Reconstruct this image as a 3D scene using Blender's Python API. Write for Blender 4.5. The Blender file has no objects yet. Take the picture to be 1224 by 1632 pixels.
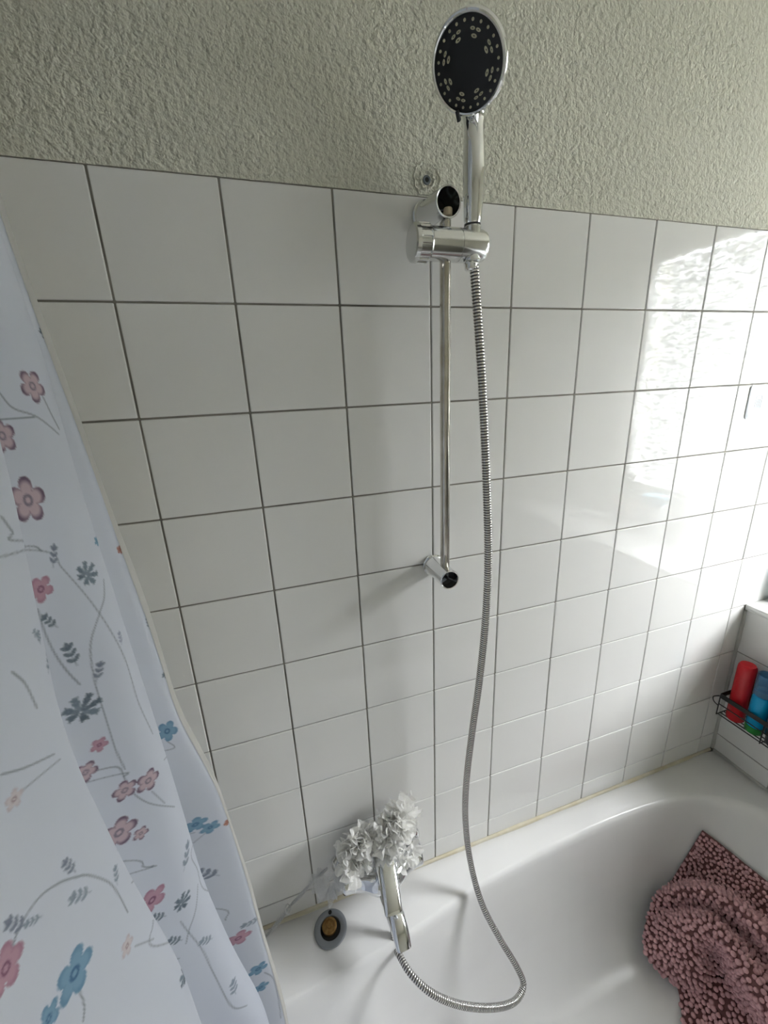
import bpy, bmesh, math, random
import numpy as np
from mathutils import Vector, Matrix
from mathutils.bvhtree import BVHTree

random.seed(7)
rng = np.random.default_rng(7)
S = bpy.context.scene
COL = S.collection

# ------------------------------------------------------------------ camera
# rows: camera right, camera down, camera forward (solved from the tile grid, 15 cm pitch)
CR = np.array([[0.9513, -0.3053, -0.0426], [-0.1279, -0.2651, -0.9557], [0.2805, 0.9146, -0.2912]])
u_, s_, vt_ = np.linalg.svd(CR); CR = u_ @ vt_
CC = np.array([0.1516, -0.6639, 1.6898])
FPX = 646.08
cam_d = bpy.data.cameras.new('camera'); cam = bpy.data.objects.new('camera', cam_d); COL.objects.link(cam)
cam_d.sensor_fit = 'HORIZONTAL'; cam_d.sensor_width = 36.0; cam_d.lens = 36.0 * FPX / 1224.0
cam_d.clip_start = 0.01; cam_d.clip_end = 50
M = Matrix.Identity(4)
for i in range(3):
    M[i][0] = CR[0][i]; M[i][1] = -CR[1][i]; M[i][2] = -CR[2][i]; M[i][3] = CC[i]
cam.matrix_world = M
S.camera = cam

# ------------------------------------------------------------------ world, exposure
SKY = 35.0          # overcast daylight outside; it reaches the room only through the window
PANE_GLOW = 0.5
W = bpy.data.worlds.new('world'); S.world = W; W.use_nodes = True
W.node_tree.nodes['Background'].inputs[0].default_value = (0.98, 0.985, 1.0, 1)
W.node_tree.nodes['Background'].inputs[1].default_value = SKY
S.view_settings.view_transform = 'Standard'; S.view_settings.look = 'None'
S.view_settings.gamma = 1.0; S.view_settings.use_curve_mapping = False
S.view_settings.exposure = 1.3
pl_d = bpy.data.lights.new('window_right_offscreen', 'AREA'); pl_d.shape = 'RECTANGLE'; pl_d.size = 0.60; pl_d.size_y = 1.05; pl_d.cycles.is_portal = True
pl_o = bpy.data.objects.new('window_right_offscreen', pl_d); COL.objects.link(pl_o); pl_o.location = (1.935, -0.555, 1.68)
pl_o.rotation_euler = (math.radians(90), 0, math.radians(90))
# ------------------------------------------------------------------ pixel helpers (1224 x 1632 photograph)
def ray(x, y):
    return CR.T @ np.array([(x - 612) / FPX, (y - 816) / FPX, 1.0])
def at(x, y, ax, val):
    d = ray(x, y); return CC + d * ((val - CC[ax]) / d[ax])
def project(P):
    q = (np.asarray(P, float) - CC) @ CR.T
    return np.c_[612 + FPX * q[..., 0] / q[..., 2], 816 + FPX * q[..., 1] / q[..., 2]], q[..., 2]

T = 0.15            # tile pitch
ZT = 1.963          # top of the tiles
RIM = 0.55          # top of the bath rim
XC = 1.411          # right-hand corner
def row(r): return ZT - T * r

# ------------------------------------------------------------------ materials
MATS = {}
def new_mat(name):
    m = bpy.data.materials.new(name); m.use_nodes = True; MATS[name] = m
    nt = m.node_tree; b = nt.nodes['Principled BSDF']
    return m, nt, b
def pmat(name, col, rough=0.5, metal=0.0, coat=0.0, trans=0.0, ior=1.45, noise=None, bump=None, spec=0.5, alpha=1.0):
    m, nt, b = new_mat(name)
    b.inputs['Base Color'].default_value = (*col, 1); b.inputs['Roughness'].default_value = rough
    b.inputs['Metallic'].default_value = metal; b.inputs['Coat Weight'].default_value = coat
    b.inputs['Coat Roughness'].default_value = 0.05
    b.inputs['Transmission Weight'].default_value = trans; b.inputs['IOR'].default_value = ior
    b.inputs['Specular IOR Level'].default_value = spec; b.inputs['Alpha'].default_value = alpha
    tc = nt.nodes.new('ShaderNodeTexCoord'); geo = nt.nodes.new('ShaderNodeNewGeometry')
    if noise:                       # (scale, second colour, detail)
        n = nt.nodes.new('ShaderNodeTexNoise'); n.inputs['Scale'].default_value = noise[0]; n.inputs['Detail'].default_value = noise[2]
        nt.links.new(geo.outputs['Position'], n.inputs['Vector'])
        r = nt.nodes.new('ShaderNodeValToRGB'); r.color_ramp.elements[0].position = 0.35; r.color_ramp.elements[1].position = 0.7
        r.color_ramp.elements[0].color = (*col, 1); r.color_ramp.elements[1].color = (*noise[1], 1)
        nt.links.new(n.outputs['Fac'], r.inputs['Fac']); nt.links.new(r.outputs['Color'], b.inputs['Base Color'])
    if bump:                        # list of (scale, distance)
        prev = None
        for sc, dist in bump:
            n = nt.nodes.new('ShaderNodeTexNoise'); n.inputs['Scale'].default_value = sc; n.inputs['Detail'].default_value = 2
            nt.links.new(geo.outputs['Position'], n.inputs['Vector'])
            bp = nt.nodes.new('ShaderNodeBump'); bp.inputs['Strength'].default_value = 1.0; bp.inputs['Distance'].default_value = dist
            nt.links.new(n.outputs['Fac'], bp.inputs['Height'])
            if prev: nt.links.new(prev.outputs['Normal'], bp.inputs['Normal'])
            prev = bp
        nt.links.new(prev.outputs['Normal'], b.inputs['Normal'])
    return m

pmat('tile_glaze', (0.785, 0.78, 0.755), rough=0.03, noise=(3.0, (0.81, 0.805, 0.785), 2), bump=[(9.0, 0.0008)], spec=0.5)
pmat('grout', (0.34, 0.32, 0.28), rough=0.9, noise=(14.0, (0.19, 0.18, 0.155), 4))
pmat('plaster', (0.66, 0.655, 0.555), rough=0.85, noise=(2.0, (0.70, 0.695, 0.60), 3), bump=[(95.0, 0.0062), (230.0, 0.0024)], spec=0.3)
pmat('plaster_plain', (0.82, 0.80, 0.70), rough=0.9)
pmat('enamel', (0.79, 0.785, 0.775), rough=0.2, spec=0.5, noise=(6.0, (0.82, 0.815, 0.805), 3))
pmat('caulk', (0.60, 0.53, 0.37), rough=0.6, noise=(18.0, (0.70, 0.67, 0.56), 4))
pmat('caulk_grey', (0.45, 0.45, 0.42), rough=0.6, noise=(20.0, (0.55, 0.55, 0.52), 4))
pmat('chrome', (0.80, 0.81, 0.82), rough=0.06, metal=1.0)
pmat('chrome_satin', (0.72, 0.73, 0.73), rough=0.15, metal=1.0)
pmat('chrome_worn', (0.66, 0.64, 0.60), rough=0.14, metal=1.0, noise=(30.0, (0.50, 0.46, 0.39), 4))
pmat('hose_steel', (0.86, 0.85, 0.82), rough=0.2, metal=1.0)
pmat('hose_gap', (0.11, 0.105, 0.10), rough=0.6)
pmat('black_plastic', (0.012, 0.014, 0.016), rough=0.35)
pmat('nozzle_rubber', (0.50, 0.48, 0.34), rough=0.6)
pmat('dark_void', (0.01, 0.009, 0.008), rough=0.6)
pmat('plug_beige', (0.55, 0.47, 0.33), rough=0.6)
pmat('zinc', (0.30, 0.32, 0.34), rough=0.45, metal=0.4)
pmat('brass', (0.42, 0.25, 0.09), rough=0.4, metal=0.7, noise=(120.0, (0.22, 0.12, 0.04), 3))
pmat('anchor_grey', (0.16, 0.18, 0.20), rough=0.5)
pmat('mat_mauve', (0.64, 0.37, 0.385), rough=0.95, noise=(60.0, (0.72, 0.43, 0.45), 2))
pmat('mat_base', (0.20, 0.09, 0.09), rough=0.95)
pmat('wire_black', (0.01, 0.01, 0.01), rough=0.35)
pmat('bottle_red', (0.55, 0.012, 0.02), rough=0.25)
pmat('bottle_cyan', (0.0, 0.33, 0.62), rough=0.25)
pmat('bottle_teal', (0.0, 0.22, 0.36), rough=0.3)
pmat('bottle_grey', (0.045, 0.05, 0.055), rough=0.35)
pmat('cap_green', (0.01, 0.22, 0.03), rough=0.3)
pmat('cap_clear_blue', (0.22, 0.5, 0.75), rough=0.08, trans=0.8, ior=1.3)
pmat('sill_white', (0.74, 0.74, 0.72), rough=0.25)
pmat('frame_white', (0.78, 0.78, 0.77), rough=0.35)
pmat('floor_tile', (0.6, 0.59, 0.57), rough=0.4)
pmat('sticker_plastic', (0.66, 0.69, 0.72), rough=0.2)
pmat('sticker_print', (0.50, 0.52, 0.55), rough=0.4)
pmat('sky_blocker_grey', (0.10, 0.10, 0.095), rough=0.9)
pmat('outside_ground', (0.12, 0.13, 0.09), rough=0.9)
pmat('leaf_green', (0.03, 0.11, 0.03), rough=0.4)
pmat('pot_terracotta', (0.40, 0.30, 0.24), rough=0.6)

def fabric_mat(name, col, trans, attr=None, net=None):
    m = bpy.data.materials.new(name); m.use_nodes = True; MATS[name] = m
    nt = m.node_tree; nt.nodes.clear()
    out = nt.nodes.new('ShaderNodeOutputMaterial'); d = nt.nodes.new('ShaderNodeBsdfDiffuse'); t = nt.nodes.new('ShaderNodeBsdfTranslucent')
    mix = nt.nodes.new('ShaderNodeMixShader'); mix.inputs[0].default_value = trans
    d.inputs[0].default_value = (*col, 1); t.inputs[0].default_value = (*col, 1)
    if attr:
        a = nt.nodes.new('ShaderNodeAttribute'); a.attribute_name = attr
        nt.links.new(a.outputs['Color'], d.inputs[0]); nt.links.new(a.outputs['Color'], t.inputs[0])
    nt.links.new(d.outputs[0], mix.inputs[1]); nt.links.new(t.outputs[0], mix.inputs[2])
    last = mix
    if net:                        # a woven net: threads with see-through gaps
        uv = nt.nodes.new('ShaderNodeUVMap')
        v = nt.nodes.new('ShaderNodeTexVoronoi'); v.feature = 'DISTANCE_TO_EDGE'; v.inputs['Scale'].default_value = net[0]
        nt.links.new(uv.outputs[0], v.inputs['Vector'])
        cmp_ = nt.nodes.new('ShaderNodeMath'); cmp_.operation = 'LESS_THAN'; cmp_.inputs[1].default_value = net[1]
        nt.links.new(v.outputs['Distance'], cmp_.inputs[0])
        mul = nt.nodes.new('ShaderNodeMapRange'); mul.inputs['To Min'].default_value = net[2]; mul.inputs['To Max'].default_value = 1.0
        nt.links.new(cmp_.outputs[0], mul.inputs['Value'])
        tr = nt.nodes.new('ShaderNodeBsdfTransparent'); mx = nt.nodes.new('ShaderNodeMixShader')
        nt.links.new(mul.outputs[0], mx.inputs[0]); nt.links.new(tr.outputs[0], mx.inputs[1]); nt.links.new(mix.outputs[0], mx.inputs[2])
        last = mx
    nt.links.new(last.outputs[0], out.inputs[0])
    return m
fabric_mat('curtain_fabric', (0.8, 0.8, 0.8), 0.40, attr='print')
fabric_mat('curtain_hem', (0.62, 0.61, 0.57), 0.35)
fabric_mat('pouf_net', (0.97, 0.965, 0.94), 0.45, net=(60.0, 0.16, 0.85))
fabric_mat('sheer_net', (0.82, 0.83, 0.84), 0.4, net=(60.0, 0.10, 0.22))

# window glass: ripple-textured pane, lit by the daylight behind it
m = bpy.data.materials.new('ripple_glass'); m.use_nodes = True; MATS['ripple_glass'] = m
nt = m.node_tree; nt.nodes.clear()
out = nt.nodes.new('ShaderNodeOutputMaterial'); em = nt.nodes.new('ShaderNodeEmission')
geo = nt.nodes.new('ShaderNodeNewGeometry'); mp = nt.nodes.new('ShaderNodeMapping'); mp.inputs['Scale'].default_value = (1, 34, 135)
nz = nt.nodes.new('ShaderNodeTexNoise'); nz.inputs['Scale'].default_value = 1.0; nz.inputs['Detail'].default_value = 2.5; nz.inputs['Distortion'].default_value = 0.6
cr = nt.nodes.new('ShaderNodeValToRGB'); cr.color_ramp.elements[0].position = 0.42; cr.color_ramp.elements[1].position = 0.72
cr.color_ramp.elements[0].color = (0.30, 0.33, 0.34, 1); cr.color_ramp.elements[1].color = (3.0, 3.15, 3.4, 1)
nt.links.new(geo.outputs['Position'], mp.inputs['Vector']); nt.links.new(mp.outputs[0], nz.inputs['Vector'])
nt.links.new(nz.outputs['Fac'], cr.inputs['Fac']); nt.links.new(cr.outputs['Color'], em.inputs['Color'])
em.inputs['Strength'].default_value = PANE_GLOW
tr = nt.nodes.new('ShaderNodeBsdfTransparent'); cr2 = nt.nodes.new('ShaderNodeValToRGB'); cr2.color_ramp.elements[0].position = 0.40; cr2.color_ramp.elements[1].position = 0.66
cr2.color_ramp.elements[0].color = (0.42, 0.43, 0.44, 1); cr2.color_ramp.elements[1].color = (1, 1, 1, 1); nt.links.new(nz.outputs['Fac'], cr2.inputs['Fac']); nt.links.new(cr2.outputs['Color'], tr.inputs[0]); ad = nt.nodes.new('ShaderNodeAddShader')
nt.links.new(em.outputs[0], ad.inputs[0]); nt.links.new(tr.outputs[0], ad.inputs[1]); nt.links.new(ad.outputs[0], out.inputs[0])

# ------------------------------------------------------------------ object helpers
BASE = {}
def link(o, parent=None):
    COL.objects.link(o)
    if parent: o.parent = parent
    return o
def tag(o, label=None, cat=None, group=None, kind=None):
    if label: o['label'] = label
    if cat: o['category'] = cat
    if group: o['group'] = group
    if kind: o['kind'] = kind
    return o
def thing(name, label, cat, loc, group=None):
    o = bpy.data.objects.new(name, None); o.empty_display_size = 0.02; link(o); o.location = loc
    BASE[o] = np.array(loc, float); return tag(o, label, cat, group)
def obj(name, geo, mat, parent=None, smooth=True, origin=None, angle=35):
    """geo: (verts, faces[, face_material_indices]) in world metres; one mesh object"""
    v = np.asarray(geo[0], float)
    base = BASE[parent] if parent is not None else (np.zeros(3) if origin is None else np.array(origin, float))
    me = bpy.data.meshes.new(name); me.from_pydata((v - base).tolist(), [], [tuple(map(int, f)) for f in geo[1]])
    for mm in (mat if isinstance(mat, (list, tuple)) else [mat]): me.materials.append(MATS[mm])
    if len(geo) > 2 and geo[2] is not None: me.polygons.foreach_set('material_index', np.asarray(geo[2], np.int32))
    bm = bmesh.new(); bm.from_mesh(me); bmesh.ops.recalc_face_normals(bm, faces=bm.faces); bm.to_mesh(me); bm.free()
    if smooth:
        me.polygons.foreach_set('use_smooth', np.ones(len(me.polygons), bool))
        if angle: me.set_sharp_from_angle(angle=math.radians(angle))
    o = bpy.data.objects.new(name, me); link(o, parent); BASE[o] = base
    if parent is None: o.location = base
    return o
def join(*gs):
    V = []; F = []; MI = []; n = 0
    for g in gs:
        V.append(np.asarray(g[0], float)); F += [tuple(int(i) + n for i in f) for f in g[1]]
        MI += list(g[2]) if len(g) > 2 and g[2] is not None else [0] * len(g[1]); n += len(g[0])
    return np.vstack(V), F, MI
def box(x0, x1, y0, y1, z0, z1, bev=0.0, seg=2):
    bm = bmesh.new(); bmesh.ops.create_cube(bm, size=1)
    bmesh.ops.scale(bm, vec=(x1 - x0, y1 - y0, z1 - z0), verts=bm.verts)
    bmesh.ops.translate(bm, vec=((x0 + x1) / 2, (y0 + y1) / 2, (z0 + z1) / 2), verts=bm.verts)
    if bev: bmesh.ops.bevel(bm, geom=bm.edges[:], offset=bev, segments=seg, affect='EDGES', profile=0.5)
    bm.verts.index_update()
    g = ([v.co[:] for v in bm.verts], [[v.index for v in f.verts] for f in bm.faces]); bm.free(); return g
def loops(rings, cap0=True, cap1=True, mi=None):
    n = len(rings[0]); V = np.vstack(rings); F = []; MI = []
    for i in range(len(rings) - 1):
        for k in range(n):
            k2 = (k + 1) % n; F.append((i * n + k, i * n + k2, (i + 1) * n + k2, (i + 1) * n + k)); MI.append(mi[i] if mi else 0)
    if cap0: F.append(tuple(range(n - 1, -1, -1))); MI.append(mi[0] if mi else 0)
    if cap1: F.append(tuple((len(rings) - 1) * n + k for k in range(n))); MI.append(mi[-1] if mi else 0)
    return V, F, MI
def axes(d):
    d = np.asarray(d, float); d = d / np.linalg.norm(d)
    a = np.cross(d, [0, 0, 1.0]) if abs(d[2]) < 0.95 else np.cross(d, [1.0, 0, 0])
    a /= np.linalg.norm(a); return d, a, np.cross(d, a)
def lathe(o, d, prof, n=32, cap0=True, cap1=True, flute=None):
    """prof: (distance along d, radius); flute=(count, depth)"""
    o = np.asarray(o, float); d, a, b = axes(d); t = np.linspace(0, 2 * np.pi, n, endpoint=False)
    R = []
    for p in prof:
        rr = np.full(n, p[1])
        if flute and len(p) > 2: rr = rr - flute[1] * (np.cos(flute[0] * t) > 0.25)
        R.append(o + d * p[0] + (np.cos(t) * rr)[:, None] * a + (np.sin(t) * rr)[:, None] * b)
    return loops(R, cap0, cap1)
def spline(P, n):
    P = np.asarray(P, float); Q = np.vstack([2 * P[0] - P[1], P, 2 * P[-1] - P[-2]]); out = []
    m = len(P) - 1
    for s in np.linspace(0, m, n):
        i = min(int(s), m - 1); t = s - i; p0, p1, p2, p3 = Q[i:i + 4]
        out.append(0.5 * ((2 * p1) + (p2 - p0) * t + (2 * p0 - 5 * p1 + 4 * p2 - p3) * t * t + (3 * p1 - p0 - 3 * p2 + p3) * t ** 3))
    return np.array(out)
def resample(P, step):
    d = np.r_[0, np.cumsum(np.linalg.norm(np.diff(P, axis=0), axis=1))]; n = max(2, int(d[-1] / step) + 1); s = np.linspace(0, d[-1], n)
    return np.c_[[np.interp(s, d, P[:, k]) for k in range(3)]].T
def frames(P):
    P = np.asarray(P, float); t = np.gradient(P, axis=0); t /= np.linalg.norm(t, axis=1)[:, None]
    a = axes(t[0])[1]; A = []
    for k in range(len(P)):
        a = a - t[k] * (a @ t[k]); a /= np.linalg.norm(a); A.append(a.copy())
    A = np.array(A); return t, A, np.cross(t, A)
def tube(P, r, n=12, cap=True, mi=None):
    P = np.asarray(P, float); t, A, B = frames(P); r = np.broadcast_to(r, len(P)); th = np.linspace(0, 2 * np.pi, n, endpoint=False)
    R = [P[k] + r[k] * (np.cos(th)[:, None] * A[k] + np.sin(th)[:, None] * B[k]) for k in range(len(P))]
    return loops(R, cap, cap, mi)
def loft(P, wid, hei, side, ex=2.0, n=28):
    """super-elliptic sections along P; side = horizontal width direction"""
    P = np.asarray(P, float); t = np.gradient(P, axis=0); t /= np.linalg.norm(t, axis=1)[:, None]; th = np.linspace(0, 2 * np.pi, n, endpoint=False)
    ex = np.broadcast_to(ex, len(P)); R = []
    for k in range(len(P)):
        s = np.asarray(side, float) - t[k] * (np.asarray(side, float) @ t[k]); s /= np.linalg.norm(s); u = np.cross(s, t[k])
        c = np.sign(np.cos(th)) * np.abs(np.cos(th)) ** (2 / ex[k]); q = np.sign(np.sin(th)) * np.abs(np.sin(th)) ** (2 / ex[k])
        R.append(P[k] + 0.5 * wid[k] * c[:, None] * s + 0.5 * hei[k] * q[:, None] * u)
    return loops(R)
def shared(src, name, parent, offset):
    o = bpy.data.objects.new(name, src); link(o, parent); o.location = offset; BASE[o] = BASE[parent]; return o

# ------------------------------------------------------------------ the room shell
YF, XL, ZC = -2.3, -1.3, 2.46
wb = obj('wall_back', box(XL, 1.95, 0.0024, 0.12, 0.0, ZC), 'grout', smooth=False); tag(wb, kind='structure')
wall_plaster = obj('plaster_coat', box(XL, 1.95, 0.0004, 0.0023, ZT, ZC), 'plaster', wb, smooth=False)
wl = obj('wall_left', box(XL - 0.1, XL, YF, 0.12, 0, ZC), 'plaster_plain', smooth=False); tag(wl, kind='structure')
fl = obj('floor', box(XL, 1.95, YF, 0.12, -0.1, 0), 'floor_tile', smooth=False); tag(fl, kind='structure')
wf = obj('wall_front', box(XL - 0.1, 1.95, YF - 0.1, YF, 0, ZC), 'plaster_plain', smooth=False); tag(wf, kind='structure')
ce = obj('ceiling', box(XL - 0.1, 1.95, YF, 0.12, ZC, ZC + 0.1), 'plaster_plain', smooth=False); tag(ce, kind='structure')
ZL = row(6)                                     # top of the half-height wall
XW = 1.79                                       # upper part of the right wall, set back behind the ledge
wr = obj('wall_right', box(XC + 0.0024, 1.95, YF, 0.0024, 0.0, ZL - 0.014), 'grout', smooth=False); tag(wr, kind='structure')
WY0, WY1, WZ0, WZ1 = -0.82, -0.29, 1.19, 2.17  # window opening
up = join(box(XW, 1.95, WY1, 0.0005, ZL, ZC), box(XW, 1.95, YF, WY0, ZL, ZC), box(XW, 1.95, WY0, WY1, ZL, WZ0), box(XW, 1.95, WY0, WY1, WZ1, ZC))
obj('upper_wall', up, 'plaster_plain', wr, smooth=False)
sill = obj('trim_1', box(XC - 0.006, XW, YF, 0.0, ZL - 0.0135, ZL + 0.004, 0.004), 'sill_white'); tag(sill, kind='structure')
win = thing('window_1', None, None, (XW, (WY0 + WY1) / 2, WZ0)); tag(win, kind='structure')
fw = 0.03
fr = join(box(XW + 0.02, XW + 0.07, WY0, WY0 + fw, WZ0, WZ1, 0.004), box(XW + 0.02, XW + 0.07, WY1 - fw, WY1, WZ0, WZ1, 0.004),
          box(XW + 0.02, XW + 0.07, WY0 + fw, WY1 - fw, WZ0, WZ0 + fw, 0.004), box(XW + 0.02, XW + 0.07, WY0 + fw, WY1 - fw, WZ1 - fw, WZ1, 0.004))
obj('window_frame', fr, 'frame_white', win)
obj('pane', box(XW + 0.045, XW + 0.05, WY0 + fw, WY1 - fw, WZ0 + fw, WZ1 - fw), 'ripple_glass', win, smooth=False)

ow = obj('added_sky_blocker', box(5.2, 5.4, -8, 8, -3, 3.0), 'sky_blocker_grey', smooth=False); tag(ow, kind='structure')   # unseen wall, added to keep low sky light out of the window
og = obj('floor_outside', box(1.96, 5.2, -8, 8, -3.1, -3), 'outside_ground', smooth=False); tag(og, kind='structure')

# ---- tiles, each one a piece of its wall
J = 0.0027                                      # joint width
def tile_mesh(w, h, plane):
    g = box(-w / 2, w / 2, 0, 0.0078, -h / 2, h / 2, 0.0013, 2) if plane == 'back' else box(0, 0.0078, -w / 2, w / 2, -h / 2, h / 2, 0.0013, 2)
    me = bpy.data.meshes.new('tile'); me.from_pydata([list(v) for v in g[0]], [], g[1]); me.materials.append(MATS['tile_glaze'])
    return me
cache = {}
def put_tile(wall, plane, a0, a1, z0, z1):
    w = round(a1 - a0 - J, 4); h = round(z1 - z0 - J, 4)
    if (w, h, plane) not in cache: cache[(w, h, plane)] = tile_mesh(w, h, plane)
    jit = random.uniform(-0.0003, 0.0003)
    if plane == 'back': loc = ((a0 + a1) / 2, jit, (z0 + z1) / 2)
    else: loc = (XC + jit, (a0 + a1) / 2, (z0 + z1) / 2)
    o = shared(cache[(w, h, plane)], 'tile', wall, loc)
    o.rotation_euler = (random.uniform(-1, 1) * 0.0022, random.uniform(-1, 1) * 0.0008, random.uniform(-1, 1) * 0.0022)
for r in range(10):
    z1 = row(r); z0 = row(r + 1) if r < 9 else RIM + 0.004
    for c in range(-4, 12):
        a0, a1 = c * T, (c + 1) * T
        if r >= 6 and c == 9: a1 = XC - 0.004
        if r >= 6 and c > 9: continue
        if r < 6 and c == 11: a1 = XW
        put_tile(wb, 'back', a0, a1, z0, z1)
for r in range(6, 10):
    z1 = row(r) - (0.013 if r == 6 else 0); z0 = row(r + 1) if r < 9 else RIM + 0.004
    for c in range(6):
        put_tile(wr, 'right', -(c + 1) * T, -c * T - (0.003 if c == 0 else 0), z0, z1)
# silicone joints
def bead(name, P, r, mat):
    Q = resample(spline(P, 120), 0.01); k = np.linspace(0, 1, len(Q)); rr = r * (1 + 0.25 * np.sin(k * 40) * np.sin(k * 17 + 1))
    o = obj(name, tube(Q, rr, 8), mat); return tag(o, kind='structure')
bead('trim_2', [(-0.3, -0.001, RIM + 0.001), (0.5, -0.001, RIM + 0.001), (XC - 0.01, -0.001, RIM + 0.001)], 0.0055, 'caulk')
bead('trim_3', [(XC - 0.001, -0.008, RIM + 0.001), (XC - 0.001, -0.4, RIM + 0.001), (XC - 0.001, -0.75, RIM + 0.001)], 0.0055, 'caulk_grey')
bead('trim_4', [(XC - 0.001, -0.001, RIM + 0.006), (XC - 0.001, -0.001, 0.8), (XC - 0.001, -0.001, ZL - 0.016)], 0.0055, 'caulk_grey')

# ------------------------------------------------------------------ bathtub
inner = [(-0.225, -0.30), (-0.215, -0.235), (-0.175, -0.175), (-0.10, -0.145), (0.0, -0.134), (0.074, -0.128), (0.16, -0.123), (0.23, -0.118), (0.30, -0.112), (0.36, -0.104), (0.416, -0.095),
         (0.46, -0.087), (0.505, -0.081), (0.595, -0.074), (0.69, -0.068), (0.79, -0.064), (0.896, -0.062), (1.0, -0.064), (1.08, -0.069), (1.16, -0.078), (1.22, -0.094), (1.28, -0.121), (1.32, -0.155), (1.348, -0.193), (1.367, -0.25), (1.374, -0.31)]
inner = np.array(inner + [(1.376, -0.375)] + [(x, -0.75 - y) for x, y in inner[::-1]] + [(-0.228, -0.375)])
def densify(P, n):
    Q = np.vstack([P, P[:1]]); Q3 = np.c_[Q, np.zeros(len(Q))]; s = spline(Q3, 900); return resample(s, 1e-9 + np.linalg.norm(np.diff(s, axis=0), axis=1).sum() / n)[:n, :2]
NB = 220
IN = densify(inner, NB)
cen = np.array([0.62, -0.375])
def inset(d, ends=0.0, bulge=0.0):
    """outline moved inwards by d; the sloping back rest at the right end by ends more; a moulded step at the foot end by bulge"""
    tg = np.roll(IN, -1, 0) - np.roll(IN, 1, 0); tg /= np.linalg.norm(tg, axis=1)[:, None]
    nrm = np.c_[tg[:, 1], -tg[:, 0]]; nrm *= np.sign(((cen - IN) * nrm).sum(1))[:, None]
    far = np.clip((IN[:, 0] - 0.95) / 0.42, 0, 1) ** 1.5; foot = 1 / (1 + np.exp((IN[:, 0] - 0.245) / 0.022))
    Q = IN + nrm * d; Q[:, 0] -= ends * far
    Q[:, 1] += -np.sign(IN[:, 1] + 0.375) * bulge * foot * np.clip(np.abs(IN[:, 1] + 0.375) / 0.1, 0, 1); return Q
tubz = [(0.0, 0, 0, 0.0), (0.003, 0, 0, -0.0008), (0.0072, 0.004, 0, -0.0038), (0.0105, 0.010, 0, -0.010), (0.0128, 0.02, 0.003, -0.026), (0.0165, 0.045, 0.014, -0.08),
        (0.0225, 0.09, 0.024, -0.16), (0.033, 0.15, 0.030, -0.25), (0.052, 0.20, 0.028, -0.325), (0.085, 0.24, 0.020, -0.372), (0.135, 0.27, 0.012, -0.39), (0.19, 0.29, 0.004, -0.397), (0.24, 0.30, 0.0, -0.40)]
X0T, X1T, Y1T = -0.29, XC - 0.002, -0.75
def rect_ring(z, g=0.0):                        # outer edge of the rim, vertex for vertex along rays from the middle
    R = []
    for q in IN:
        d = q - cen; k = []
        for ax, lo, hi in ((0, X0T + g, X1T - g), (1, Y1T + g, -0.002 - g)):
            if abs(d[ax]) > 1e-9: k.append(((hi if d[ax] > 0 else lo) - cen[ax]) / d[ax])
        R.append((*(cen + d * min(x for x in k if x > 0)), z))
    return np.array(R)
rings = [rect_ring(0.02, 0.03), rect_ring(RIM - 0.04), rect_ring(RIM - 0.004), rect_ring(RIM, 0.004)]
mid = rect_ring(RIM, 0.004)
for k in (0.35, 0.7): rings.append(mid * (1 - k) + np.c_[IN, np.full(NB, RIM)] * k)
for d, e, b, z in tubz:
    if d <= 0.10: last = inset(d, e, b); rings.append(np.c_[last, np.full(NB, RIM + z)])
    else:
        k = {0.135: 0.90, 0.19: 0.72, 0.24: 0.5}[d]; c2 = np.array([0.50, -0.375]); rings.append(np.c_[c2 + (last - c2) * np.array([0.5 + 0.5 * k, k]), np.full(NB, RIM + z)])
tub_geo = loops(rings, True, True)
tub = obj('bathtub', tub_geo, 'enamel', origin=(0.56, -0.375, 0.0), angle=60)
tag(tub, 'white enamel bathtub with a rounded inner edge set against the tiled walls', 'bathtub')
BV = BVHTree.FromPolygons([Vector(v) for v in tub_geo[0]], [tuple(f) for f in tub_geo[1]])
def on_tub(x, y):
    d = ray(x, y); h = BV.ray_cast(Vector(CC), Vector(d).normalized()); return np.array(h[0]) if h[0] is not None else None

# drain control with its cover missing, on the rim
c0 = at(527, 1481, 2, RIM); dz = (c0[0], c0[1], RIM)
dr = thing('drain_control', 'round grey drain control ring with bare brass spindle on the bath rim', 'drain control', dz)
obj('ring', lathe(dz, (0, 0, 1), [(0.0, 0.0345), (0.003, 0.036), (0.0055, 0.0345), (0.0065, 0.031), (0.0058, 0.0245), (0.0045, 0.0225), (0.0012, 0.022)], 48, True, True), 'zinc', dr)
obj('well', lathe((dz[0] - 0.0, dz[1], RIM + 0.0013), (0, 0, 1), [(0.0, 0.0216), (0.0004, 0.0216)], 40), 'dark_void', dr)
b0 = at(525, 1475, 2, RIM + 0.008)
sp = obj('spindle', lathe((b0[0], b0[1], RIM + 0.0017), (0, 0, 1), [(0, 0.0160), (0.006, 0.0160), (0.0066, 0.0150), (0.0066, 0.0115), (0.005, 0.011), (0.005, 0.005), (0.0072, 0.0045), (0.0072, 0.0)], 32, True, False), 'brass', dr)
h0 = at(526, 1454, 2, RIM + 0.006)
obj('screw_hole', lathe((h0[0], h0[1], RIM + 0.0058), (0, 0, 1), [(0, 0.004), (0.001, 0.004)], 16), 'dark_void', dr)

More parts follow.
